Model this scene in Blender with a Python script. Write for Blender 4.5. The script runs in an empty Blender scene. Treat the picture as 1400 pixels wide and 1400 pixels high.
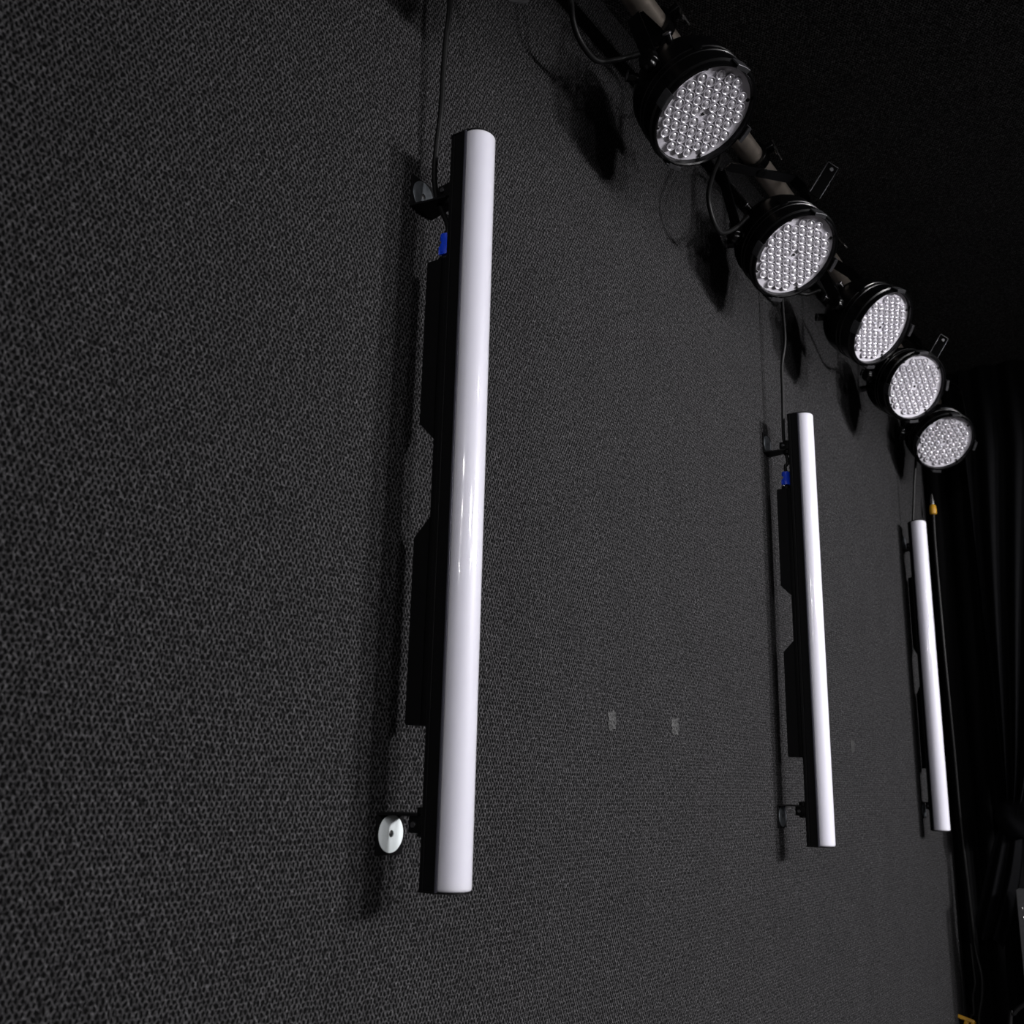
import bpy, bmesh, math, random
from mathutils import Vector, Matrix, Quaternion
random.seed(7)
PI = math.pi
S = bpy.context.scene
COL = S.collection
ZO = 1.5            # height of the bars' lower ends above the floor
V = Vector

# ------------------------------------------------------------------ helpers
def mesh_obj(name, bm, mat, parent=None, smooth=True, angle=40):
    me = bpy.data.meshes.new(name)
    bmesh.ops.recalc_face_normals(bm, faces=bm.faces)
    bm.to_mesh(me); bm.free()
    if mat: me.materials.append(mat)
    if smooth:
        for p in me.polygons: p.use_smooth = True
        me.set_sharp_from_angle(angle=math.radians(angle))
    o = bpy.data.objects.new(name, me); COL.objects.link(o)
    if parent: o.parent = parent
    return o
def share(name, src, parent, loc=None, mat=None):
    o = src.copy(); o.name = name; COL.objects.link(o); o.parent = parent
    if loc is not None: o.location = loc
    return o
def empty(name, loc=(0, 0, 0), M=None):
    o = bpy.data.objects.new(name, None); COL.objects.link(o)
    o.empty_display_size = 0.05
    if M is not None: o.matrix_world = M
    else: o.location = loc
    return o
def tag(o, label=None, cat=None, group=None, kind=None):
    if label: o['label'] = label
    if cat: o['category'] = cat
    if group: o['group'] = group
    if kind: o['kind'] = kind
    return o
def box(bm, a, b, bevel=0.0, M=None):
    a, b = V(a), V(b)
    r = bmesh.ops.create_cube(bm, size=1.0)
    vs = r['verts']
    d = b - a; c = (a + b) / 2
    for v in vs: v.co = V((v.co.x * d.x, v.co.y * d.y, v.co.z * d.z)) + c
    if bevel > 0:
        es = list({e for v in vs for e in v.link_edges})
        r2 = bmesh.ops.bevel(bm, geom=es, offset=bevel, segments=2, affect='EDGES', profile=0.5)
        vs = [v for v in set(r2['verts']) | set(vs) if v.is_valid]
    if M is not None:
        bmesh.ops.transform(bm, matrix=M, verts=vs)
    return vs
def ring_loft(bm, rings, cap0=True, cap1=True, closed=False):
    rs = [[bm.verts.new(p) for p in r] for r in rings]
    n = len(rs[0])
    m = len(rs)
    for i in range(m if closed else m - 1):
        A, B = rs[i], rs[(i + 1) % m]
        for j in range(n):
            bm.faces.new((A[j], A[(j + 1) % n], B[(j + 1) % n], B[j]))
    if not closed:
        if cap0: bm.faces.new(rs[0])
        if cap1: bm.faces.new(rs[-1][::-1])
def lathe(bm, prof, n=48, M=None, closed=False, cap0=True, cap1=True):
    """prof: (radius, z) pairs, revolved about z"""
    rings = []
    for r, z in prof:
        ring = []
        for k in range(n):
            t = 2 * PI * k / n
            p = V((r * math.cos(t), r * math.sin(t), z))
            ring.append(M @ p if M is not None else p)
        rings.append(ring)
    ring_loft(bm, rings, cap0, cap1, closed)
def frame_to(d):
    d = V(d).normalized()
    return d.to_track_quat('Z', 'Y').to_matrix().to_4x4()
def cyl(bm, a, b, r, n=20, bevel=0.0, r2=None):
    a, b = V(a), V(b); d = b - a; L = d.length
    M = Matrix.Translation(a) @ frame_to(d)
    r2 = r if r2 is None else r2
    if bevel > 0:
        prof = [(r - bevel, 0), (r, bevel), (r2, L - bevel), (r2 - bevel, L)]
    else:
        prof = [(r, 0), (r2, L)]
    lathe(bm, prof, n, M)
def spline(pts, sub=8):
    pts = [V(p) for p in pts]
    P = [pts[0] * 2 - pts[1]] + pts + [pts[-1] * 2 - pts[-2]]
    out = []
    for i in range(1, len(P) - 2):
        p0, p1, p2, p3 = P[i - 1:i + 3]
        for k in range(sub):
            t = k / sub
            out.append(0.5 * ((2 * p1) + (p2 - p0) * t + (2 * p0 - 5 * p1 + 4 * p2 - p3) * t * t
                              + (3 * p1 - p0 - 3 * p2 + p3) * t ** 3))
    out.append(pts[-1])
    return out
def tube(bm, pts, r, n=10, sub=8):
    P = spline(pts, sub) if sub > 1 else [V(p) for p in pts]
    rings = []
    up = None
    for i, p in enumerate(P):
        t = (P[min(i + 1, len(P) - 1)] - P[max(i - 1, 0)]).normalized()
        if up is None:
            up = V((0, 0, 1)) if abs(t.z) < 0.9 else V((1, 0, 0))
        u = (up - t * up.dot(t))
        u = u.normalized() if u.length > 1e-6 else t.orthogonal().normalized()
        up = u; w = t.cross(u)
        rings.append([p + (u * math.cos(2 * PI * k / n) + w * math.sin(2 * PI * k / n)) * r for k in range(n)])
    ring_loft(bm, rings)
def prism(bm, poly, axis_pts):
    """poly: list of Vectors on one end; axis_pts: offset vector to the other end"""
    A = [bm.verts.new(p) for p in poly]
    B = [bm.verts.new(V(p) + V(axis_pts)) for p in poly]
    n = len(A)
    for i in range(n): bm.faces.new((A[i], A[(i + 1) % n], B[(i + 1) % n], B[i]))
    bm.faces.new(A[::-1]); bm.faces.new(B)
NB = bmesh.new

# ------------------------------------------------------------------ materials
def pmat(name, col, rough=0.5, metal=0.0, spec=0.5, coat=0.0, coat_rough=0.1, noise=0.0, nscale=30.0, aniso=0.0, bump=0.0, bscale=400.0):
    m = bpy.data.materials.new(name); m.use_nodes = True
    nt = m.node_tree; b = nt.nodes['Principled BSDF']
    b.inputs['Roughness'].default_value = rough
    b.inputs['Metallic'].default_value = metal
    b.inputs['Specular IOR Level'].default_value = spec
    b.inputs['Coat Weight'].default_value = coat
    b.inputs['Coat Roughness'].default_value = coat_rough
    b.inputs['Anisotropic'].default_value = aniso
    tc = nt.nodes.new('ShaderNodeTexCoord')
    nz = nt.nodes.new('ShaderNodeTexNoise'); nz.inputs['Scale'].default_value = nscale
    nz.inputs['Detail'].default_value = 4
    nt.links.new(tc.outputs['Object'], nz.inputs['Vector'])
    rp = nt.nodes.new('ShaderNodeValToRGB')
    rp.color_ramp.elements[0].position = 0.3; rp.color_ramp.elements[1].position = 0.7
    rp.color_ramp.elements[0].color = tuple(c * (1 - noise) for c in col) + (1,)
    rp.color_ramp.elements[1].color = tuple(min(1, c * (1 + noise)) for c in col) + (1,)
    nt.links.new(nz.outputs['Fac'], rp.inputs['Fac'])
    nt.links.new(rp.outputs['Color'], b.inputs['Base Color'])
    if bump > 0:
        n2 = nt.nodes.new('ShaderNodeTexNoise'); n2.inputs['Scale'].default_value = bscale
        nt.links.new(tc.outputs['Object'], n2.inputs['Vector'])
        bp = nt.nodes.new('ShaderNodeBump'); bp.inputs['Strength'].default_value = bump
        bp.inputs['Distance'].default_value = 0.001
        nt.links.new(n2.outputs['Fac'], bp.inputs['Height'])
        nt.links.new(bp.outputs['Normal'], b.inputs['Normal'])
    return m

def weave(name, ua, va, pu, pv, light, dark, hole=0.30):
    """loop-woven acoustic fabric: grey yarn loops around staggered gaps, the shade in them painted near-black"""
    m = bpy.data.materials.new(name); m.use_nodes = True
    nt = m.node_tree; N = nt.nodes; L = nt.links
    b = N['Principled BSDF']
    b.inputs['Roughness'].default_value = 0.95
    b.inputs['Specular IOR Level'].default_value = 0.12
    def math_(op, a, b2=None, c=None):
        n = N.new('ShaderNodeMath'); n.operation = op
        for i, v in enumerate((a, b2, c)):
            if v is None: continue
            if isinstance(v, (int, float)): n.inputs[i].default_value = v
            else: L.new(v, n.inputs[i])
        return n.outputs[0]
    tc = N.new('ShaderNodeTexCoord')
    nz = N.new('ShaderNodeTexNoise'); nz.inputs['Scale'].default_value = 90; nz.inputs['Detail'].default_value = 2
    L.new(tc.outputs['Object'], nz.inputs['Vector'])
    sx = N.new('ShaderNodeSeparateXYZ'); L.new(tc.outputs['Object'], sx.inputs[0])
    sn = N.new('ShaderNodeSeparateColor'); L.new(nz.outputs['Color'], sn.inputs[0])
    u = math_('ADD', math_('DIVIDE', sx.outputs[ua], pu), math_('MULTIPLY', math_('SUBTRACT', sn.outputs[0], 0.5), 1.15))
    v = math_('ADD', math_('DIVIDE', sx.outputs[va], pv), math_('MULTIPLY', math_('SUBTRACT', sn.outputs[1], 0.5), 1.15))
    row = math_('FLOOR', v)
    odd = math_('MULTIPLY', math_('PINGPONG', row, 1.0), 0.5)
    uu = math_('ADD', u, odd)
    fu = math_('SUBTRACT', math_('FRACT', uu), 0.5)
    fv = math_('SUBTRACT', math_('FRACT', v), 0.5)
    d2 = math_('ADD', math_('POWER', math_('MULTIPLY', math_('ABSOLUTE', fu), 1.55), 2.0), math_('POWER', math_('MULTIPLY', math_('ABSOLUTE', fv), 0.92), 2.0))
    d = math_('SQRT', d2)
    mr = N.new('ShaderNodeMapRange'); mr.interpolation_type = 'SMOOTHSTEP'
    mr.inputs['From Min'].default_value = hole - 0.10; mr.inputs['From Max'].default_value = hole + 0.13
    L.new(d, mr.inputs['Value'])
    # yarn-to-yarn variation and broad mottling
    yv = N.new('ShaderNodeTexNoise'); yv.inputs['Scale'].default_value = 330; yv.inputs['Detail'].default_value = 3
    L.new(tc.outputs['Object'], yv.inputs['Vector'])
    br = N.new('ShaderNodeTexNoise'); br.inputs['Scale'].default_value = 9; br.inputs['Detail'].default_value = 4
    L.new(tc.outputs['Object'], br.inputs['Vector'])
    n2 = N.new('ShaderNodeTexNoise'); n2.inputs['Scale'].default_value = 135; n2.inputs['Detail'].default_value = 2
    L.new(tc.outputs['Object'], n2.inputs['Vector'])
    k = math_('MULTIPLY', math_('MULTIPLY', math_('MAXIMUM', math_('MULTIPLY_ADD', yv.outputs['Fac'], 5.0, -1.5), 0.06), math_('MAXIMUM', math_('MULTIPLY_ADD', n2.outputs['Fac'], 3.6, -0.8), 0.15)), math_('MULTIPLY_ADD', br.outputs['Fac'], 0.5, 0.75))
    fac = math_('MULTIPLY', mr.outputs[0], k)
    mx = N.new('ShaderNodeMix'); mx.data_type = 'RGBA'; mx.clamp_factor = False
    mx.inputs[6].default_value = dark + (1,); mx.inputs[7].default_value = light + (1,)  # dark: shade inside the gaps, put into the base colour
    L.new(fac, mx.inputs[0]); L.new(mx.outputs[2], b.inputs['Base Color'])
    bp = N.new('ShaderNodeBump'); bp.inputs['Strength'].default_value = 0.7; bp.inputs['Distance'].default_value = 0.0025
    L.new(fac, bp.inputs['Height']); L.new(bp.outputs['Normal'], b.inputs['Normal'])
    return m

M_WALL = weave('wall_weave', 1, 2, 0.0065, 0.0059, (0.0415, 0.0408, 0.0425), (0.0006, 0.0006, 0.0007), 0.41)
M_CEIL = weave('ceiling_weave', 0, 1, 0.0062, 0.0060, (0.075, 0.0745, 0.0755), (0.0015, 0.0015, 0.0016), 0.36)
M_FLOOR = pmat('floor_boards', (0.20, 0.19, 0.185), 0.9, noise=0.3, nscale=200)
M_PAINT = pmat('dark_paint', (0.03, 0.03, 0.032), 0.8, noise=0.1)
M_CLOTH = pmat('black_velvet', (0.0013, 0.0013, 0.0015), 0.85, spec=0.05, noise=0.25, nscale=60, bump=0.3, bscale=900)
M_CLOTH2 = pmat('black_serge', (0.0014, 0.00145, 0.0019), 0.8, spec=0.06, noise=0.25, nscale=60, bump=0.3, bscale=900)
M_DIFF = pmat('milky_acrylic', (0.585, 0.580, 0.645), 0.42, spec=0.3, coat=0.85, coat_rough=0.05, noise=0.012, nscale=6)
_b = M_DIFF.node_tree.nodes['Principled BSDF']
_b.inputs['Subsurface Weight'].default_value = 0.75
_b.inputs['Subsurface Radius'].default_value = (1.0, 1.0, 1.0)
_b.inputs['Subsurface Scale'].default_value = 0.022
M_LIP = pmat('grey_aluminium_lip', (0.10, 0.10, 0.125), 0.4, metal=0.5, noise=0.1)
M_BLK = pmat('black_powder_coat', (0.0022, 0.0022, 0.0025), 0.55, spec=0.12, noise=0.15, nscale=80)
M_GLOSS = pmat('black_gloss_paint', (0.0016, 0.0016, 0.0018), 0.26, spec=0.22, noise=0.1, nscale=60)
M_SATIN = pmat('dark_grey_satin_metal', (0.075, 0.075, 0.08), 0.38, metal=0.7, noise=0.2, nscale=120)
M_ZINC = pmat('zinc_washer_metal', (0.10, 0.11, 0.12), 0.42, metal=0.55, noise=0.25, nscale=160)
M_WASHER_REFL = pmat('washer_reflection_white', (0.80, 0.86, 0.87), 0.5, noise=0.03, nscale=90)  # bright reflection on a zinc washer, painted as white base colour
M_STEEL = pmat('bright_steel', (0.62, 0.61, 0.60), 0.25, metal=1.0, noise=0.08, nscale=90)
M_PIPE = pmat('aluminium_pipe', (0.42, 0.365, 0.315), 0.42, metal=0.75, noise=0.12, nscale=40, bump=0.15, bscale=350)
M_PLATE = pmat('grey_led_board', (0.52, 0.505, 0.55), 0.42, noise=0.04, nscale=60)
M_LENS = pmat('clear_lens', (0.56, 0.545, 0.59), 0.11, metal=0.30, spec=0.8, coat=0.6, coat_rough=0.04, noise=0.05, nscale=60)
M_MATT = pmat('matt_black_paint', (0.0025, 0.0025, 0.0026), 0.8, spec=0.02)
M_SCREW = pmat('black_screw', (0.004, 0.004, 0.004), 0.4)
M_CORD = pmat('black_rubber_cord', (0.003, 0.003, 0.0032), 0.5, spec=0.2, noise=0.15, nscale=60)
M_BLUE = pmat('blue_plug_plastic', (0.006, 0.055, 0.70), 0.38, noise=0.08)
M_YELLOW = pmat('yellow_plastic', (0.40, 0.205, 0.006), 0.5, noise=0.08)
M_CASE = pmat('grey_case_laminate', (0.045, 0.045, 0.047), 0.55, noise=0.12, nscale=90)
M_SCRAP = pmat('grey_worn_felt', (0.046, 0.046, 0.046), 0.95, spec=0.1, noise=0.95, nscale=300, bump=0.6, bscale=700)

# ------------------------------------------------------------------ room shell
WX0, WSL = -0.115, 0.019           # the fabric wall: x at y = 0 and its slight slant
WROT = -math.atan(WSL)
def wallx(y): return WX0 + WSL * y
WX = -0.115
HC = 1.65                         # ceiling height in the bars' frame
XR, YB, YF = 7.5, -9.0, 3.14
def slab(name, a, b, mat):
    bm = NB(); box(bm, a, b)
    o = mesh_obj(name, bm, mat, smooth=False)
    return tag(o, kind='structure')
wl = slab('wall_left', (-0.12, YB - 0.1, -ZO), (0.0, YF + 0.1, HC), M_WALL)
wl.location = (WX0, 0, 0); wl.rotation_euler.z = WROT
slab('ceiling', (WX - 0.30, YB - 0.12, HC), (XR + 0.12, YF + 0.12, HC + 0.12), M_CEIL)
slab('floor', (WX - 0.30, YB - 0.12, -ZO - 0.12), (XR + 0.12, YF + 0.12, -ZO), M_FLOOR)
slab('wall_far', (WX - 0.30, YF, -ZO), (XR + 0.12, YF + 0.12, HC), M_PAINT)
slab('added_beam_1', (2.40, YB, 1.45), (2.60, YF, HC), M_PAINT)          # unseen ceiling beam, added to shade the top strip of the wall
slab('wall_right', (XR, YB, -ZO), (XR + 0.12, YF, HC), M_PAINT)
slab('wall_back', (WX - 0.30, YB - 0.12, -ZO), (XR + 0.12, YB, HC), M_PAINT)

# ------------------------------------------------------------------ LED bars on the wall
RHO = 0.025
SOCK = {}
def make_bar(y, xj, label, yaw=0.0, pivot=0.030):
    root = empty('led_light_bar', (wallx(y), y, 0)); root.rotation_euler.z = WROT
    tag(root, label, 'light bar', 'vertical white light bars on the fabric wall')
    # milky half-round diffuser
    bm = NB(); rings = []
    for z, s in ((0.0025, 0.93), (0.004, 0.985), (0.006, 1.0), (0.994, 1.0), (0.996, 0.985), (0.9975, 0.93)):
        ring = []
        for k in range(29):
            t = -PI / 2 + PI * k / 28
            ring.append(V((xj + 0.0006 + RHO * s * math.cos(t), RHO * 0.985 * s * math.sin(t), z)))
        rings.append(ring)
    ring_loft(bm, rings)
    mesh_obj('diffuser', bm, M_DIFF, root, angle=60)
    # grey lip along the diffuser
    bm = NB()
    box(bm, (xj - 0.0035, -RHO - 0.0004, 0.001), (xj, RHO + 0.0004, 0.999), 0.0006)
    mesh_obj('diffuser_lip', bm, M_LIP, root)
    # black aluminium channel with grooves along both sides
    bm = NB()
    poly = []
    b0, f0 = xj - 0.0300, xj - 0.0037
    prof = [(b0, -0.021), (b0 + 0.003, -0.0245), (b0 + 0.008, -0.0245), (b0 + 0.0085, -0.0235), (b0 + 0.0105, -0.0235),
            (b0 + 0.011, -0.0245), (f0, -0.0245)]
    poly = [V((x, yy, 0.002)) for x, yy in prof] + [V((x, -yy, 0.002)) for x, yy in reversed(prof)]
    prism(bm, poly, (0, 0, 0.996))
    mesh_obj('housing', bm, M_BLK, root, angle=25)
    for z0, z1 in ((0.0, 0.0022), (0.9978, 1.0)):
        bm = NB(); ring = []
        pts = [V((b0 - 0.0005, -0.022, z0)), V((b0 + 0.003, -0.0252, z0)), V((xj, -0.0252, z0))]
        for k in range(1, 20):
            t = -PI / 2 + PI * k / 20
            pts.append(V((xj + RHO * 0.93 * math.cos(t), RHO * 0.96 * math.sin(t), z0)))
        pts += [V((xj, 0.0252, z0)), V((b0 + 0.003, 0.0252, z0)), V((b0 - 0.0005, 0.022, z0))]
        prism(bm, pts, (0, 0, z1 - z0))
        mesh_obj('end_cap', bm, M_BLK, root, angle=25)
    # rear channel joining the two driver boxes
    xs, xb = xj - 0.0400, xj - 0.0640
    bm = NB(); box(bm, (xs, -0.0195, 0.19), (b0 + 0.001, 0.0195, 0.816), 0.001)
    mesh_obj('mounting_channel', bm, M_BLK, root)
    for poly2 in ([(xs + .001, .8155), (xb + .002, .8155), (xb, .8135), (xb, .581), (xs + .001, .556)],
                  [(xs + .001, .451), (xb, .426), (xb, .1925), (xb + .002, .1905), (xs + .001, .1905)]):
        bm = NB()
        prism(bm, [V((x, -0.0205, z)) for x, z in poly2], (0, 0.041, 0))
        pb = mesh_obj('driver_box', bm, M_BLK, root, angle=25)
        zc = sum(z for x, z in poly2) / len(poly2)
    # socket on top of the upper box
    bm = NB(); cyl(bm, (xj - 0.047, 0.0, 0.8150), (xj - 0.047, 0.0, 0.826), 0.0115, 20, 0.001)
    sk = mesh_obj('power_socket', bm, M_BLK, root)
    bm = NB(); box(bm, (xj - 0.0535, -0.0085, 0.8195), (xj - 0.0495, -0.0045, 0.850), 0.0008)
    box(bm, (xj - 0.0545, -0.0095, 0.842), (xj - 0.0485, -0.0035, 0.850), 0.0008)
    lt = mesh_obj('latch', bm, M_STEEL, sk); tag(lt, 'bright metal latch beside the plug')
    # two wall brackets, mirrored
    for low in (True, False):
        f = (lambda z: z) if low else (lambda z: 1.0 - z)
        zz = lambda a, b: (min(f(a), f(b)), max(f(a), f(b)))
        bm = NB()
        z0, z1 = zz(0.0835, 0.0865)                              # arm
        xe = min(xj - 0.052, 0.045) if yaw == 0 else pivot - 0.012
        prism(bm, [V((0.0, -0.0245, z0)), V((0.0, 0.0245, z0)), V((xe * 0.6, 0.0190, z0)), V((xe + 0.012, 0.014, z0)),
                   V((xe + 0.012, -0.014, z0)), V((xe * 0.6, -0.0190, z0))], (0, 0, z1 - z0))
        z0, z1 = zz(0.036, 0.0835)                               # foot against the wall
        box(bm, (0.0002, -0.0245, z0), (0.0028, 0.0245, z1), 0.0005)
        br = mesh_obj('bracket', bm, M_BLK, root, angle=25)
        bm = NB()
        z0, z1 = zz(0.064, 0.0845)
        box(bm, (xe - 0.004, -0.0125, z0), ((b0 + 0.002) if yaw == 0 else pivot + 0.012, 0.0125, z1), 0.002)
        z0, z1 = zz(0.060, 0.094)
        cyl(bm, (xe + 0.011, 0.0, z0), (xe + 0.011, 0.0, z1), 0.0095, 16, 0.0015)
        mesh_obj('clamp_block', bm, M_BLK, br)
        bm = NB(); zc = f(0.074)
        cyl(bm, (xe + 0.006, -0.0122, zc), (xe + 0.006, -0.0165, zc), 0.0036, 12, 0.0006)
        mesh_obj('bolt', bm, M_SATIN, br)
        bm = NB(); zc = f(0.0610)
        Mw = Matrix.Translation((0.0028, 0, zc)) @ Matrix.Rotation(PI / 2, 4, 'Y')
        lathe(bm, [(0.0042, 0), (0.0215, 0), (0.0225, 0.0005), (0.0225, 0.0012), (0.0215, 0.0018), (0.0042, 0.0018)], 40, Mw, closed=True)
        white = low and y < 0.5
        w = mesh_obj('washer', bm, M_WASHER_REFL if white else M_ZINC, br)
        if white: tag(w, 'round washer painted white for its bright reflection, with a dark screw hole')
        bm = NB(); lathe(bm, [(0.0040, 0.0), (0.0040, 0.0006), (0.0022, 0.0012)], 16, Mw)
        mesh_obj('screw', bm, M_SCREW, br)
    Rf = Matrix.Translation((pivot, 0, 0)) @ Matrix.Rotation(yaw, 4, 'Z') @ Matrix.Translation((-pivot, 0, 0))
    if yaw:
        for ch in root.children:
            if not ch.name.startswith('bracket'): ch.matrix_local = Rf
    Mr = Matrix.Translation(root.location) @ Matrix.Rotation(WROT, 4, 'Z')
    SOCK[y] = Mr @ (Rf @ V((xj - 0.047, 0, 0.828)))
    return root
YBAR = {0: 0.0123, 1: 1.335, 2: 2.585}
make_bar(YBAR[0], 0.0990, 'nearest and largest of the three white light bars, its lower washer painted reflection-white')
make_bar(YBAR[1], 0.0935, 'middle of the three upright white light bars on the fabric wall')
make_bar(YBAR[2], 0.0870, 'farthest and smallest white light bar, turned away from the wall beside the black curtain', math.radians(-52), 0.028)

# ------------------------------------------------------------------ overhead pipe
PX, PZ, PR = 0.009, 1.550, 0.0245
bm = NB(); cyl(bm, (PX, -0.75, PZ), (PX, 2.93, PZ), PR, 40, 0.002)
tag(mesh_obj('lighting_pipe', bm, M_PIPE), 'bare grey metal pipe carrying the row of stage lights under the ceiling', 'pipe')

# ------------------------------------------------------------------ stage lights
SP = 0.0214
LED = []
for r in range(-4, 5):
    a = abs(r)
    if a == 0: us = [-3, -2, -1, 1, 2, 3]
    elif a == 1: us = [k + 0.5 for k in range(-4, 4)]
    elif a == 2: us = list(range(-3, 4))
    elif a == 3: us = [k + 0.5 for k in range(-3, 3)]
    else: us = [-1, 0, 1]
    for u_ in us: LED.append((u_ * SP, r * SP * math.sqrt(3) / 2))
PROTO = {}
def once(key, fn):
    if key not in PROTO: PROTO[key] = fn()
    return PROTO[key]

def can_mesh():
    bm = NB()
    prof = [(0.0955, -0.002), (0.0965, 0.010), (0.0985, 0.0125), (0.1015, 0.0120), (0.1025, 0.009), (0.1025, 0.001), (0.1065, -0.001),
            (0.1072, -0.004), (0.1065, -0.007), (0.1025, -0.009), (0.1025, -0.034), (0.1040, -0.035), (0.1040, -0.038), (0.1022, -0.039),
            (0.1022, -0.047), (0.1040, -0.048), (0.1040, -0.051), (0.1020, -0.052), (0.1015, -0.078), (0.099, -0.090), (0.092, -0.106),
            (0.080, -0.122), (0.066, -0.134), (0.058, -0.139), (0.052, -0.141), (0.002, -0.142), (0.002, -0.012), (0.090, -0.012), (0.0955, -0.010)]
    lathe(bm, prof, 64, closed=True)
    return bm
def plate_mesh():
    bm = NB()
    lathe(bm, [(0.0020, -0.006), (0.0952, -0.006), (0.0952, 0.0), (0.0020, 0.0)], 64, closed=True)
    return bm
def lens_mesh():
    bm = NB()
    lathe(bm, [(0.0096, 0.0), (0.0102, 0.0035), (0.0099, 0.0047), (0.0090, 0.0049), (0.0078, 0.0036), (0.0064, 0.0027), (0.0055, 0.0030),
               (0.0046, 0.0042), (0.0030, 0.0052), (0.0012, 0.0056)], 18)
    return bm

def rot_basis(n, ref):
    n = n.normalized(); e1 = (ref - n * ref.dot(n)).normalized(); e2 = n.cross(e1)
    return Matrix((e1, e2, n)).transposed()
CAM_C = V((0.7446, -1.0002, 0.1316))
def stage_light(F, n, rowdir, tabdir, screwdir, label, leds=True, leg=None, hint=None, seen=True):
    F, n = V(F), V(n).normalized()
    B = rot_basis(n, V(rowdir))
    Mw = Matrix.Translation(F) @ B.to_4x4()
    Mi = Mw.inverted()
    root = empty('stage_light', M=Mw)
    tag(root, label, 'stage light', 'row of round stage lights hung from the overhead pipe')
    first = 'can' not in PROTO
    if first:
        PROTO['can'] = mesh_obj('can', can_mesh(), M_GLOSS, root, angle=28)
        PROTO['plate'] = mesh_obj('led_board', plate_mesh(), M_PLATE, root, angle=40)
        plate = PROTO['plate']
    else:
        share('can', PROTO['can'], root)
        plate = share('led_board', PROTO['plate'], root)
    # 54 small lenses on the board
    if leds:
        for (x, y) in LED:
            if 'lens' not in PROTO:
                PROTO['lens'] = mesh_obj('lens', lens_mesh(), M_LENS, plate, angle=55)
                PROTO['lens'].location = (x, y, 0)
            else:
                share('lens', PROTO['lens'], plate, (x, y, 0))
    # centre screw and four rim screws
    lt = lambda d: (B.transposed() @ V(d))
    sd = lt(screwdir); a0 = math.atan2(sd.y, sd.x)
    spots = [(0.0, 0.0, 0.0034)] + [(0.0905 * math.cos(a0 + k * PI / 2), 0.0905 * math.sin(a0 + k * PI / 2), 0.0036) for k in range(4)]
    for (x, y, r) in spots:
        bm = NB(); lathe(bm, [(r, 0), (r, 0.0016), (r * 0.6, 0.003)], 14)
        o = mesh_obj('screw', bm, M_SCREW, plate); o.location = (x, y, 0)
    # gel clips round the mouth
    td = lt(tabdir); t0 = math.atan2(td.y, td.x)
    for k in range(4):
        bm = NB(); hw = 0.145
        def arc(r, z, m=9): return [V((r * math.cos(t0 + k * PI / 2 + hw * (2 * i / (m - 1) - 1)), r * math.sin(t0 + k * PI / 2 + hw * (2 * i / (m - 1) - 1)), z)) for i in range(m)]
        prof = [(0.1035, -0.002), (0.1075, -0.002), (0.1078, 0.0195), (0.1068, 0.0205), (0.0995, 0.0205), (0.0995, 0.0190), (0.1050, 0.0188), (0.1048, 0.0)]
        cols = [arc(r, z) for r, z in prof]
        rings = [[cols[j][i] for j in range(len(prof))] for i in range(9)]
        ring_loft(bm, rings)
        mesh_obj('gel_clip', bm, M_SATIN, root, angle=35)
    # yoke from the side pivots up to the pipe
    s_p = -0.060
    Pv = F + n * s_p
    a = V((0, 0, 1)).cross(n) if hint is None else V(hint)
    a = (a - n * a.dot(n)).normalized()
    if a.y < 0: a = -a
    Q = V((PX, Pv.y + (PX - Pv.x) * 0.15, PZ))
    w = Q - Pv; w = (w - a * a.dot(w)); h = w.length - 0.046; w.normalize()
    g = w.cross(a).normalized()
    def loc(p): return Mi @ p
    A = 0.1165; hw = 0.0135; th = 0.0032
    bm = NB()
    def bar(p, q, wd, tk, nrm):
        p, q = V(p), V(q); d = (q - p).normalized(); s = d.cross(nrm).normalized()
        poly = [p + s * wd + nrm * tk / 2, p - s * wd + nrm * tk / 2, p - s * wd - nrm * tk / 2, p + s * wd - nrm * tk / 2]
        prism(bm, [loc(x) for x in poly], Mi.to_3x3() @ (q - p))
    c = 0.022
    for sgn in (-1, 1):
        bar(Pv + a * sgn * A - w * 0.016, Pv + a * sgn * A + w * (h - c), hw, th, a * sgn)
        bar(Pv + a * sgn * A + w * (h - c - .0005), Pv + a * sgn * (A - c) + w * h, hw, th, (a * sgn + w).normalized())
    bar(Pv - a * (A - c + .0005) + w * h, Pv + a * (A - c + .0005) + w * h, hw, th, w)
    yk = mesh_obj('yoke', bm, M_GLOSS, root, angle=25)
    for sgn in (-1, 1):
        p0 = Pv + a * sgn * (A + th / 2)
        bm = NB()
        cyl(bm, loc(Pv + a * sgn * 0.0985), loc(p0 + a * sgn * 0.004), 0.0085, 16)
        Mk = Matrix.Translation(loc(p0 + a * sgn * 0.003)) @ frame_to(Mi.to_3x3() @ (a * sgn))
        rings = []
        for r, z in ((0.013, 0), (0.017, 0.002), (0.018, 0.011), (0.0155, 0.016), (0.008, 0.018)):
            rings.append([Mk @ V((r * (1 + 0.07 * math.cos(8 * t)) * math.cos(t), r * (1 + 0.07 * math.cos(8 * t)) * math.sin(t), z)) for t in [2 * PI * i / 48 for i in range(48)]])
        ring_loft(bm, rings)
        mesh_obj('knob', bm, M_GLOSS, yk, angle=35)
    # hook clamp on the pipe
    top = Pv + w * h
    Qc = V((PX, top.y, PZ))
    bm = NB()
    Mc = Mi @ Matrix.Translation(Qc) @ Matrix.Rotation(-PI / 2, 4, 'X')
    hl = 0.0145
    lathe(bm, [(PR + 0.0004, -hl), (PR + 0.0085, -hl), (PR + 0.0095, -hl + .001), (PR + 0.0095, hl - .001), (PR + 0.0085, hl), (PR + 0.0004, hl)], 32, Mc, closed=True)
    dn = (top - Qc); dn.normalize()
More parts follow.
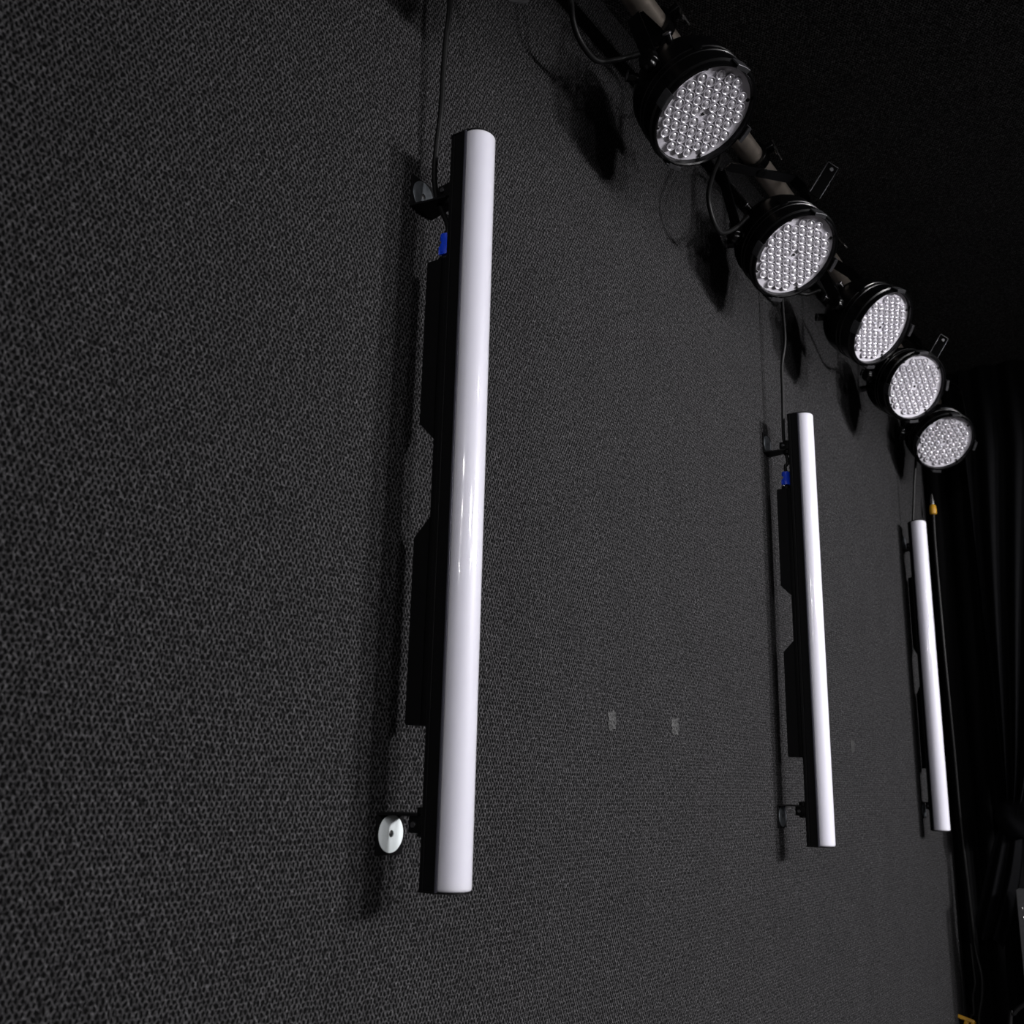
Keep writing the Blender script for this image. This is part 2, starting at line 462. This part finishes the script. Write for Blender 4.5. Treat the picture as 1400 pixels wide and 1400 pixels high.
    cyl(bm, loc(Qc + dn * (PR + 0.006)), loc(top - w * 0.004), 0.012, 16, 0.001)
    sd_ = dn.cross(V((0, 1, 0))).normalized()
    if sd_.x < 0: sd_ = -sd_
    box(bm, (-0.010, -0.0125, -0.006), (0.020, 0.0125, 0.008), 0.002,
        Mi @ Matrix.Translation(Qc + sd_ * (PR + 0.008)) @ Matrix((sd_, V((0, 1, 0)), sd_.cross(V((0, 1, 0))))).transposed().to_4x4())
    cl = mesh_obj('pipe_clamp', bm, M_GLOSS, root, angle=30)
    bm = NB()
    q0 = Qc + sd_ * (PR + 0.026)
    cyl(bm, loc(q0 - dn * 0.014), loc(q0 + dn * 0.026), 0.0038, 10)
    for s2 in (-1, 1):
        e = V((0, 1, 0)) * s2
        prism(bm, [loc(q0 + dn * 0.012 + e * 0.003), loc(q0 + dn * 0.024 + e * 0.003), loc(q0 + dn * 0.034 + e * 0.017), loc(q0 + dn * 0.020 + e * 0.013)],
              Mi.to_3x3() @ (sd_ * 0.003))
    wn = mesh_obj('wing_bolt', bm, M_STEEL, cl, angle=30); tag(wn, 'bright steel wing bolt')
    # rear cable gland and signal sockets on the side of the can facing the camera
    bk = -a
    for (ang, s_, r_) in ((0.0, -0.112, 0.0095), (0.55, -0.112, 0.0095), (-0.5, -0.104, 0.0075)):
        d = (bk * math.cos(ang) + n.cross(bk) * math.sin(ang)).normalized()
        p0 = F + n * s_ + d * 0.074; d2 = (d - n * 0.55).normalized()
        bm = NB(); cyl(bm, loc(p0), loc(p0 + d2 * 0.030), r_, 14, 0.0015)
        so = mesh_obj('cable_socket', bm, M_GLOSS, root)
        bm = NB(); lathe(bm, [(r_ * 0.55, 0.0), (r_ * 1.12, 0.0), (r_ * 1.12, 0.0025), (r_ * 0.55, 0.0025)], 18,
                         Matrix.Translation(loc(p0 + d2 * 0.0285)) @ frame_to(Mi.to_3x3() @ d2), closed=True)
        mesh_obj('socket_ring', bm, M_SATIN, so)
    # long bright hinge mark / catch on the can wall
    bm = NB()
    d = (V(CAM_C) - F); d = (d - n * d.dot(n)).normalized(); d = (d * 0.80 - n.cross(d) * 0.6)
    Mq = Mi @ Matrix.Translation(F + n * -0.052 + d * 0.1015) @ Matrix((n.cross(d).normalized(), d, n)).transposed().to_4x4()
    box(bm, (-0.008, -0.001, -0.010), (0.008, 0.0035, 0.010), 0.001, Mq)
    mesh_obj('side_catch', bm, M_GLOSS, root)
    # loose floor-stand bracket arm with a slotted end
    if leg is not None:
        p, q, nr = V(leg[0]), V(leg[1]), V(leg[2]).normalized()
        d = (q - p); Ln = d.length; d.normalize(); nr = (nr - d * nr.dot(d)).normalized(); s = d.cross(nr)
        hwid = 0.0140
        bm = NB()
        Ml = Mi @ Matrix.Translation(p) @ Matrix((s, d, nr)).transposed().to_4x4()
        box(bm, (-hwid, 0, -0.0015), (hwid, Ln, 0.0015), 0.0004, Ml)
        # foot back to the yoke corner
        k = Pv + a * A + w * (h - c)
        k2 = p + (k - p) * 0.9
        prism(bm, [loc(p + s * hwid), loc(p - s * hwid), loc(p - s * hwid + d * 0.003), loc(p + s * hwid + d * 0.003)], Mi.to_3x3() @ (k2 - p))
        ar = mesh_obj('bracket_arm', bm, M_MATT, root, angle=25)
        # worn bright edges: thin folded flanges
        bm = NB()
        box(bm, (-hwid - 0.0012, 0.002, -0.003), (-hwid + 0.0006, Ln - 0.002, 0.003), 0.0004, Ml)
        box(bm, (hwid - 0.0006, 0.002, -0.003), (hwid + 0.0012, Ln - 0.002, 0.003), 0.0004, Ml)
        box(bm, (-hwid, Ln - 0.0012, -0.003), (hwid, Ln + 0.0006, 0.003), 0.0004, Ml)
        cyl(bm, Ml @ V((0.002, Ln - 0.012, -0.0026)), Ml @ V((0.002, Ln - 0.012, 0.0026)), 0.005, 14, 0.0005)
        fo = mesh_obj('folded_edge', bm, M_SATIN, ar); tag(fo, 'bright worn metal edge of the bracket arm')
    return root, Pv, a, w, h, F, n

L1 = stage_light((0.1035, 0.5322, 1.3128), (0.4928, -0.0707, -0.8672), (0.3201, 0.9415, 0.1051), (0.8058, -0.3389, 0.4856), (0.7426, 0.5536, 0.3769), 'nearest large round stage light in full view, top centre, LED face down', leg=None)
L2 = stage_light((0.0955, 1.0420, 1.2686), (0.5549, -0.2449, -0.7951), (0.4988, 0.8628, 0.0823), (0.6621, -0.4487, 0.6003), (0.7969, 0.4311, 0.4233), 'second-largest round stage light, with upright bracket arm beside its yoke', leg=((0.1104, 1.1700, 1.4766), (0.1534, 1.1900, 1.5551), (0.4500, -0.7500, -0.4500)), hint=(0.49, 0.78, 0.09))
L3 = stage_light((0.1531, 1.5371, 1.2765), (0.7344, -0.1872, -0.6524), (0.4068, 0.8909, 0.2023), (0.5332, -0.4357, 0.7252), (0.6461, 0.4871, 0.5876), 'middle light of the round row, its LED face the narrowest ellipse', leg=None)
L4 = stage_light((0.1255, 2.0259, 1.2859), (0.7053, -0.4705, -0.5303), (0.6297, 0.7593, 0.1640), (0.3069, -0.4717, 0.8266), (0.7010, 0.3518, 0.6203), 'second farthest round stage light in the row, just above the farthest one', leg=((0.1557, 2.1700, 1.4260), (0.1929, 2.1800, 1.4901), (0.4500, -0.7500, -0.4500)))
L5 = stage_light((0.1004, 2.5421, 1.2663), (0.4870, -0.5367, -0.6890), (0.8273, 0.5364, 0.1669), (0.4660, -0.5075, 0.7248), (0.8478, 0.1011, 0.5206), 'farthest and smallest round stage light, right above the farthest bar', leg=None)
L0 = stage_light((0.1035, -0.0378, 1.2728), (0.4928, -0.0707, -0.8672), (1, 0.2, 0.5), (0.046, -0.050, 0.072), (0.3, 1, 0.1), 'grey clip of a stage light cut off by the top edge')

# ------------------------------------------------------------------ cables
def cord(name, pts, r, label, cat='cable', group=None, sub=8):
    bm = NB(); tube(bm, pts, r, 10, sub)
    o = mesh_obj(name, bm, M_CORD)
    return tag(o, label, cat, group)
def plug(parent, p, d, mat, r=0.0095, L=0.03, tail=True):
    p, d = V(p), V(d).normalized()
    bm = NB(); Mp = Matrix.Translation(p) @ frame_to(d)
    lathe(bm, [(r * 0.6, 0), (r, 0.001), (r * 1.02, L * 0.5), (r * 0.95, L * 0.55), (r * 0.95, L - 0.001), (r * 0.6, L)], 20, Mp)
    for k in range(8):
        t = 2 * PI * k / 8
        box(bm, (r * 0.93, -0.0012, 0.003), (r * 1.1, 0.0012, L * 0.45), 0.0004, Mp @ Matrix.Rotation(t, 4, 'Z'))
    return mesh_obj('plug', bm, mat, parent)
def bar_cable(i, pts, label):
    base = SOCK[YBAR[i]]
    full = [base + V((0, 0, 0.036)), base + V((0, 0, 0.05))] + [V(p) for p in pts]
    o = cord('power_cable', full, 0.0042, label, group='cables feeding the light bars')
    pl = plug(o, base, (0, 0, 1), M_BLUE, 0.0105, 0.034); tag(pl, 'blue plug')
    return o
bar_cable(0, [V((-0.0774, 0.0123, 0.9095)), V((-0.0864, 0.0123, 0.9299)), V((-0.0924, 0.0123, 0.9673)), V((-0.0909, 0.0123, 1.0147)), V((-0.0859, 0.0123, 1.0738)), V((-0.0851, 0.0123, 1.1355)), V((-0.0827, 0.0123, 1.1979)), V((-0.0787, 0.0123, 1.2542))] + [V((-0.0880, 0.0200, 1.4000)), V((-0.0700, 0.0350, 1.5200)), V((-0.0300, 0.0500, 1.5720)), V((-0.0035, 0.0600, 1.5660))], 'black cable hanging down to the blue plug of the nearest bar')
bar_cable(1, [V((-0.0373, 1.3350, 0.8864)), V((-0.0429, 1.3350, 0.9245)), V((-0.0447, 1.3350, 0.9662)), V((-0.0424, 1.3350, 1.0611)), V((-0.0409, 1.3350, 1.1383)), V((-0.0306, 1.3350, 1.2047)), V((-0.0323, 1.3350, 1.2947)), V((-0.0336, 1.3350, 1.3965)), V((-0.0358, 1.3350, 1.4798))] + [V((-0.0300, 1.3370, 1.5300)), V((-0.0035, 1.3500, 1.5600))], 'thin black cable hanging down to the blue plug of the middle bar')
bar_cable(2, [V((-0.0327, 2.5600, 0.8498)), V((-0.0321, 2.5600, 0.9255)), V((-0.0243, 2.5600, 1.0012)), V((-0.0174, 2.5600, 1.0647)), V((-0.0095, 2.5600, 1.1416)), V((0.0008, 2.5600, 1.2187)), V((0.0088, 2.5600, 1.2969))] + [V((-0.0060, 2.5600, 1.4400)), V((0.0000, 2.5700, 1.5200)), V((-0.0035, 2.5700, 1.5530))], 'thin black cable running down to the farthest light bar')

def link(A, Bq, drop, label, pts=None):
    p0 = A[5] + A[6] * -0.112 + A[2] * 0.0 - A[2] * 0.078
    return p0
cord('link_cable', [V(p) for p in ((-0.02, -0.02, 1.52), (-0.02, 0.16, 1.50), (-0.02, 0.245, 1.46), (-0.02, 0.266, 1.42), (-0.02, 0.275, 1.383), (-0.02, 0.303, 1.360), (-0.02, 0.36, 1.362), (0.000, 0.415, 1.395), (0.035, 0.445, 1.415))], 0.0052,
     'black cable curving down into the back of the nearest full stage light', group='cables between the stage lights')
cord('link_cable', [V(p) for p in ((0.0, 0.64, 1.43), (-0.015, 0.74, 1.495), (-0.005, 0.85, 1.475), (0.0, 0.868, 1.45), (0.0, 0.83, 1.39), (0.0, 0.797, 1.32), (0.0, 0.815, 1.275), (0.0, 0.86, 1.262), (0.01, 0.92, 1.30), (0.025, 0.955, 1.34))], 0.0050,
     'black cable looping down between the two nearest stage lights', group='cables between the stage lights')
cord('link_cable', [V(p) for p in ((0.0, 1.16, 1.42), (-0.02, 1.26, 1.40), (-0.02, 1.34, 1.36), (-0.005, 1.42, 1.36), (0.03, 1.45, 1.375))], 0.0050,
     'black cable behind the second light, ending at the middle stage light', group='cables between the stage lights')
cord('link_cable', [V(p) for p in ((0.06, 1.66, 1.40), (0.03, 1.74, 1.37), (0.01, 1.83, 1.33), (0.02, 1.91, 1.345), (0.05, 1.95, 1.36))], 0.0050,
     'black cable drooping behind the middle and second farthest lights', group='cables between the stage lights')


# yellow-collared lead hanging down beside the farthest bar
lead = [V((-0.0195, 2.8800, 1.1039)), V((-0.0221, 2.8800, 1.0021)), V((-0.0219, 2.8800, 0.8395)), V((-0.0198, 2.8800, 0.5762)), V((-0.0151, 2.8800, 0.2974)), V((-0.0132, 2.8800, 0.0533)), V((-0.0072, 2.8800, -0.1590)), V((-0.0030, 2.8800, -0.3012)), V((0.0012, 2.8800, -0.3867)), V((0.0126, 2.8800, -0.4635)), V((0.0070, 2.8800, -0.5303)), V((-0.0084, 2.8800, -0.6089)), V((-0.0076, 2.8800, -0.7805))] + [V((0.02, 2.88, -1.30)), V((0.03, 2.86, -1.485)), V((0.06, 2.62, -1.493))]
loop2 = [V((-0.0089, 2.8600, -0.3630)), V((-0.0064, 2.8600, -0.4409)), V((-0.0056, 2.8600, -0.4850)), V((-0.0154, 2.8600, -0.5236)), V((-0.0174, 2.8600, -0.5742)), V((-0.0305, 2.8600, -0.6519))] + [V((-0.02, 2.86, -1.2)), V((-0.01, 2.83, -1.48)), V((0.0, 2.66, -1.493))]
CLAMP_AT = (-0.0562, 2.8550, -0.5983)
CASE_X, CASE_Z = 0.1604, -0.1740
o = cord('signal_cable', lead, 0.0058, 'black lead with a yellow connector, hanging along the curtain edge')
bm = NB(); lathe(bm, [(0.008, 0), (0.0125, 0.003), (0.0130, 0.02), (0.011, 0.034), (0.007, 0.038)], 20, Matrix.Translation(lead[0] + V((0, 0, -0.002))))
pl = mesh_obj('collar', bm, M_YELLOW, o); tag(pl, 'yellow collar')
bm = NB(); lathe(bm, [(0.0075, 0), (0.0070, 0.016), (0.0045, 0.030), (0.0025, 0.042)], 16, Matrix.Translation(lead[0] + V((0, 0, 0.034))))
pl = mesh_obj('connector_tip', bm, M_STEEL, o); tag(pl, 'silver metal tip')
cord('signal_cable', loop2, 0.0045, 'second thin black lead looping above the yellow clamp')

# yellow spring clamp at the bottom edge
cp = empty('spring_clamp', CLAMP_AT)
tag(cp, 'small yellow plastic clamp at the curtain edge, low beside the fabric wall', 'clamp')
bm = NB()
Mt = Matrix.Rotation(math.radians(14), 4, 'Y') @ Matrix.Rotation(math.radians(-18), 4, 'X')
box(bm, (-0.022, -0.020, 0.0), (0.042, 0.020, 0.012), 0.003, Mt)
box(bm, (0.012, -0.018, -0.060), (0.026, 0.018, 0.004), 0.003, Mt)
box(bm, (0.032, -0.018, -0.055), (0.043, 0.018, 0.004), 0.003, Mt)
mesh_obj('upper_jaw', bm, M_YELLOW, cp)
bm = NB()
box(bm, (-0.020, -0.016, -0.040), (-0.008, 0.016, 0.002), 0.003, Mt)
box(bm, (-0.020, -0.016, -0.095), (0.043, 0.016, -0.083), 0.003, Mt)
box(bm, (-0.019, -0.014, -0.092), (-0.008, 0.014, -0.035), 0.003, Mt)
mesh_obj('lower_jaw', bm, M_YELLOW, cp)
bm = NB(); cyl(bm, Mt @ V((0.019, -0.022, -0.058)), Mt @ V((0.019, 0.022, -0.058)), 0.007, 14)
mesh_obj('hinge_pin', bm, M_SATIN, cp)

# ------------------------------------------------------------------ curtain at the far end
def cloth_sheet(bm, fn, nu, nv, th=0.004):
    V0 = [[fn(i / nu, j / nv) for i in range(nu + 1)] for j in range(nv + 1)]
    F = [[bm.verts.new(p) for p in r] for r in V0]
    Bk = [[bm.verts.new(p + V((0, th, 0))) for p in r] for r in V0]
    for j in range(nv):
        for i in range(nu):
            bm.faces.new((F[j][i], F[j][i + 1], F[j + 1][i + 1], F[j + 1][i]))
            bm.faces.new((Bk[j][i], Bk[j + 1][i], Bk[j + 1][i + 1], Bk[j][i + 1]))
    for i in range(nu):
        bm.faces.new((F[0][i], Bk[0][i], Bk[0][i + 1], F[0][i + 1]))
        bm.faces.new((F[nv][i], F[nv][i + 1], Bk[nv][i + 1], Bk[nv][i]))
    for j in range(nv):
        bm.faces.new((F[j][0], F[j + 1][0], Bk[j + 1][0], Bk[j][0]))
        bm.faces.new((F[j][nu], Bk[j][nu], Bk[j + 1][nu], F[j + 1][nu]))
def curtain_fn(s, t):
    x = -0.052 + s * 3.4
    z = -ZO + 0.02 + t * (HC + ZO - 0.022)
    ph = 2 * PI * x / 0.085 + 0.8 * math.sin(x * 9.0) + 0.25 * math.sin(z * 2.2 + x * 4)
    y = 2.938 + 0.017 * math.sin(ph) + 0.008 * math.sin(ph * 0.47 + 1.0 + 0.3 * z)
    return V((x + 0.006 * math.cos(ph), y, z))
bm = NB(); cloth_sheet(bm, curtain_fn, 560, 24)
tag(mesh_obj('stage_curtain', bm, M_CLOTH, angle=80), 'full-height black pleated curtain closing the far end of the wall', 'curtain')

# drape in front of it, gathered into a knot, its tail hanging below
KZ, KX, KY = 0.055, 0.19, 2.85
dr = empty('knotted_drape', (0, 0, 0))
tag(dr, 'black drape gathered into a knot low in front of the curtain', 'drape')
def drape_fn(s, t):
    z = KZ + t * (HC - 0.004 - KZ)
    g = min(1.0, t * 1.25) ** 0.75
    x0, x1 = KX - 0.055 + (0.105 - KX + 0.055) * g, KX + 0.075 + (0.86 - KX - 0.075) * g
    x = x0 + s * (x1 - x0)
    amp = 0.016 + 0.012 * (1 - g)
    ph = 2 * PI * s * 8.0 + 0.5 * math.sin(3 * z)
    dome = 0.045 * (1 - g) * (1 - (2 * s - 1) ** 2)
    return V((x, KY + 0.045 * g + amp * math.sin(ph) - dome, z))
bm = NB(); cloth_sheet(bm, drape_fn, 150, 40)
mesh_obj('gathered_cloth', bm, M_CLOTH2, dr, angle=80)
bm = NB(); rings = []
for j in range(13):
    t = j / 12; zz_ = KZ - 0.062 + 0.125 * t
    rr = 0.045 + 0.040 * math.sin(PI * t) ** 0.7
    rings.append([V((KX + 0.01 + (rr * (1 + 0.07 * math.sin(5 * q + 4 * t)) + 0.012) * math.cos(q), KY - 0.01 + rr * 0.75 * (1 + 0.09 * math.sin(6 * q + 5 * t)) * math.sin(q), zz_ + 0.022 * math.cos(q - 0.5))) for q in [2 * PI * i / 48 for i in range(48)]])
ring_loft(bm, rings)
mesh_obj('knot', bm, M_CLOTH2, dr, angle=80)
def tail_fn(s, t):
    z = KZ - 0.02 - t * (0.335 + 0.075 * s + 0.02 * math.sin(6 * s))
    xl = KX - 0.062 - 0.115 * t ** 0.8; xr = KX - 0.005 - 0.095 * t ** 1.3 + 0.012 * math.sin(PI * t)
    ph = 2 * PI * s * 2.2
    return V((xl + s * (xr - xl), KY - 0.022 + 0.018 * math.sin(ph + 0.6) * (0.4 + 0.6 * t), z))
bm = NB(); cloth_sheet(bm, tail_fn, 40, 24)
mesh_obj('tail', bm, M_CLOTH2, dr, angle=80)

# grey case at the right edge, in front of the drape
cs = empty('metal_panel', (CASE_X, 2.745, -ZO))
tag(cs, 'grey riveted panel standing at the right edge, in front of the knotted drape', 'panel')
HZ = ZO + CASE_Z
bm = NB(); box(bm, (0.0, 0, 0.03), (0.62, 0.06, HZ), 0.003)
mesh_obj('board', bm, M_CASE, cs)
for (x0, x1) in ((0.03, 0.09), (0.53, 0.59)):
    bm = NB(); box(bm, (x0, 0.01, 0.0), (x1, 0.055, 0.0305), 0.004)
    mesh_obj('foot', bm, M_BLK, cs)
for k in range(2):
    bm = NB(); zc = HZ - (0.055, 0.082)[k]; xr = (0.0135, 0.0150)[k]
    lathe(bm, [(0.0045, 0), (0.0040, 0.0012), (0.002, 0.002)], 14, Matrix.Translation((xr, 0.0003, zc)) @ Matrix.Rotation(PI / 2, 4, 'X'))
    mesh_obj('rivet', bm, M_STEEL, cs)
cord('floor_cable', [V((0.1714, 2.6600, -0.4914)), V((0.1520, 2.6600, -0.5061)), V((0.1362, 2.6600, -0.5244)), V((0.1234, 2.6600, -0.5545))][:] + [V((0.09, 2.65, -0.9)), V((0.10, 2.64, -1.40)), V((0.16, 2.60, -1.492)), V((0.45, 2.50, -1.493))], 0.0065, 'black cable curving beside the grey panel at the lower right corner')

M_SCRAP2 = pmat('faint_worn_felt', (0.031, 0.031, 0.031), 0.95, spec=0.1, noise=0.5, nscale=350, bump=0.6, bscale=700)
# worn grey patches left on the wall fabric
def patch(y, z, w, h, label, mat):
    bm = NB(); rnd = random.Random(int(y * 1000))
    pts = []
    for k in range(26):
        t = 2 * PI * k / 26
        c, s = math.cos(t), math.sin(t)
        m = 1.0 / max(abs(c), abs(s)) ** 0.85
        pts.append(V((0, w / 2 * c * m * rnd.uniform(.70, 1.08), h / 2 * s * m * rnd.uniform(.78, 1.08))))
    prism(bm, pts, (0.0012, 0, 0))
    o = mesh_obj('fabric_patch', bm, mat, smooth=False); o.location = (wallx(y) + 0.0003, y, z); o.rotation_euler.z = WROT
    tag(o, label, 'patch', 'faded patches on the wall fabric')
patch(0.5654, 0.2289, 0.0300, 0.0340, 'left of two faded grey patches on the wall between first bars', M_SCRAP)
patch(0.8043, 0.2316, 0.0320, 0.0330, 'right of two faded grey patches on the wall between first bars', M_SCRAP)
patch(1.8841, 0.2354, 0.0350, 0.0350, 'very faint small patch just right of the middle light bar', M_SCRAP2)

# ------------------------------------------------------------------ lamps of the room (ceiling downlights behind and beside the camera)
def lamp(x, y, z, p, r=0.06, aim=None, size=90, col=(1.0, 0.98, 0.995)):
    """a bare bulb, or a spot lamp when it has an aim point"""
    l = bpy.data.lights.new('room_lamp', 'SPOT' if aim else 'POINT')
    l.energy = p; l.color = col; l.shadow_soft_size = r
    o = bpy.data.objects.new('room_lamp', l); COL.objects.link(o); o.location = (x, y, z)
    if aim:
        l.spot_size = math.radians(size); l.spot_blend = 1.0
        o.rotation_euler = (V(aim) - V((x, y, z))).to_track_quat('-Z', 'Y').to_euler()
AIM = (-0.1, 1.55, 0.10)
lamp(4.7, 1.95, 1.50, 1230, 0.26, AIM, 62)
lamp(4.9, 0.75, 1.54, 840, 0.26, AIM, 62)
lamp(4.2, -1.3, 1.52, 200, 0.22, AIM, 58)
lamp(2.2, 0.25, 1.58, 18, 0.018)
lamp(3.6, 0.80, 1.58, 40, 0.022)
lamp(7.0, -0.9, 1.58, 90, 0.035)
lamp(1.35, -3.2, 1.58, 50, 0.020)
lamp(1.75, -4.3, 1.58, 60, 0.024)
lamp(1.9, -5.6, 1.58, 60, 0.026)
lamp(2.2, -7.4, 1.58, 80, 0.032)


W = bpy.data.worlds.new('World'); S.world = W; W.use_nodes = True
W.node_tree.nodes['Background'].inputs['Color'].default_value = (0.5, 0.5, 0.55, 1)
W.node_tree.nodes['Background'].inputs['Strength'].default_value = 0.0

# ------------------------------------------------------------------ camera
R = [[0.830425, 0.556626, 0.023709], [-0.120421, 0.220879, -0.967838], [-0.543961, 0.800862, 0.250453]]
cam = bpy.data.cameras.new('camera'); co = bpy.data.objects.new('camera', cam); COL.objects.link(co)
Rm = Matrix((R[0], [-x for x in R[1]], [-x for x in R[2]])).transposed()
co.matrix_world = Matrix.Translation(CAM_C) @ Rm.to_4x4()
cam.sensor_width = 36.0; cam.lens = 36.0 * 1401.23 / 1400.0
cam.clip_start = 0.02
cam.dof.use_dof = True; cam.dof.focus_distance = 1.75; cam.dof.aperture_fstop = 8.5
S.camera = co

# lift everything so that the floor lies at z = 0
for o in list(COL.objects):
    if o.parent is None:
        o.location.z += ZO
S.view_settings.view_transform = 'Standard'
S.view_settings.look = 'None'
S.view_settings.gamma = 1.0
S.view_settings.exposure = 0.0
S.view_settings.use_curve_mapping = False
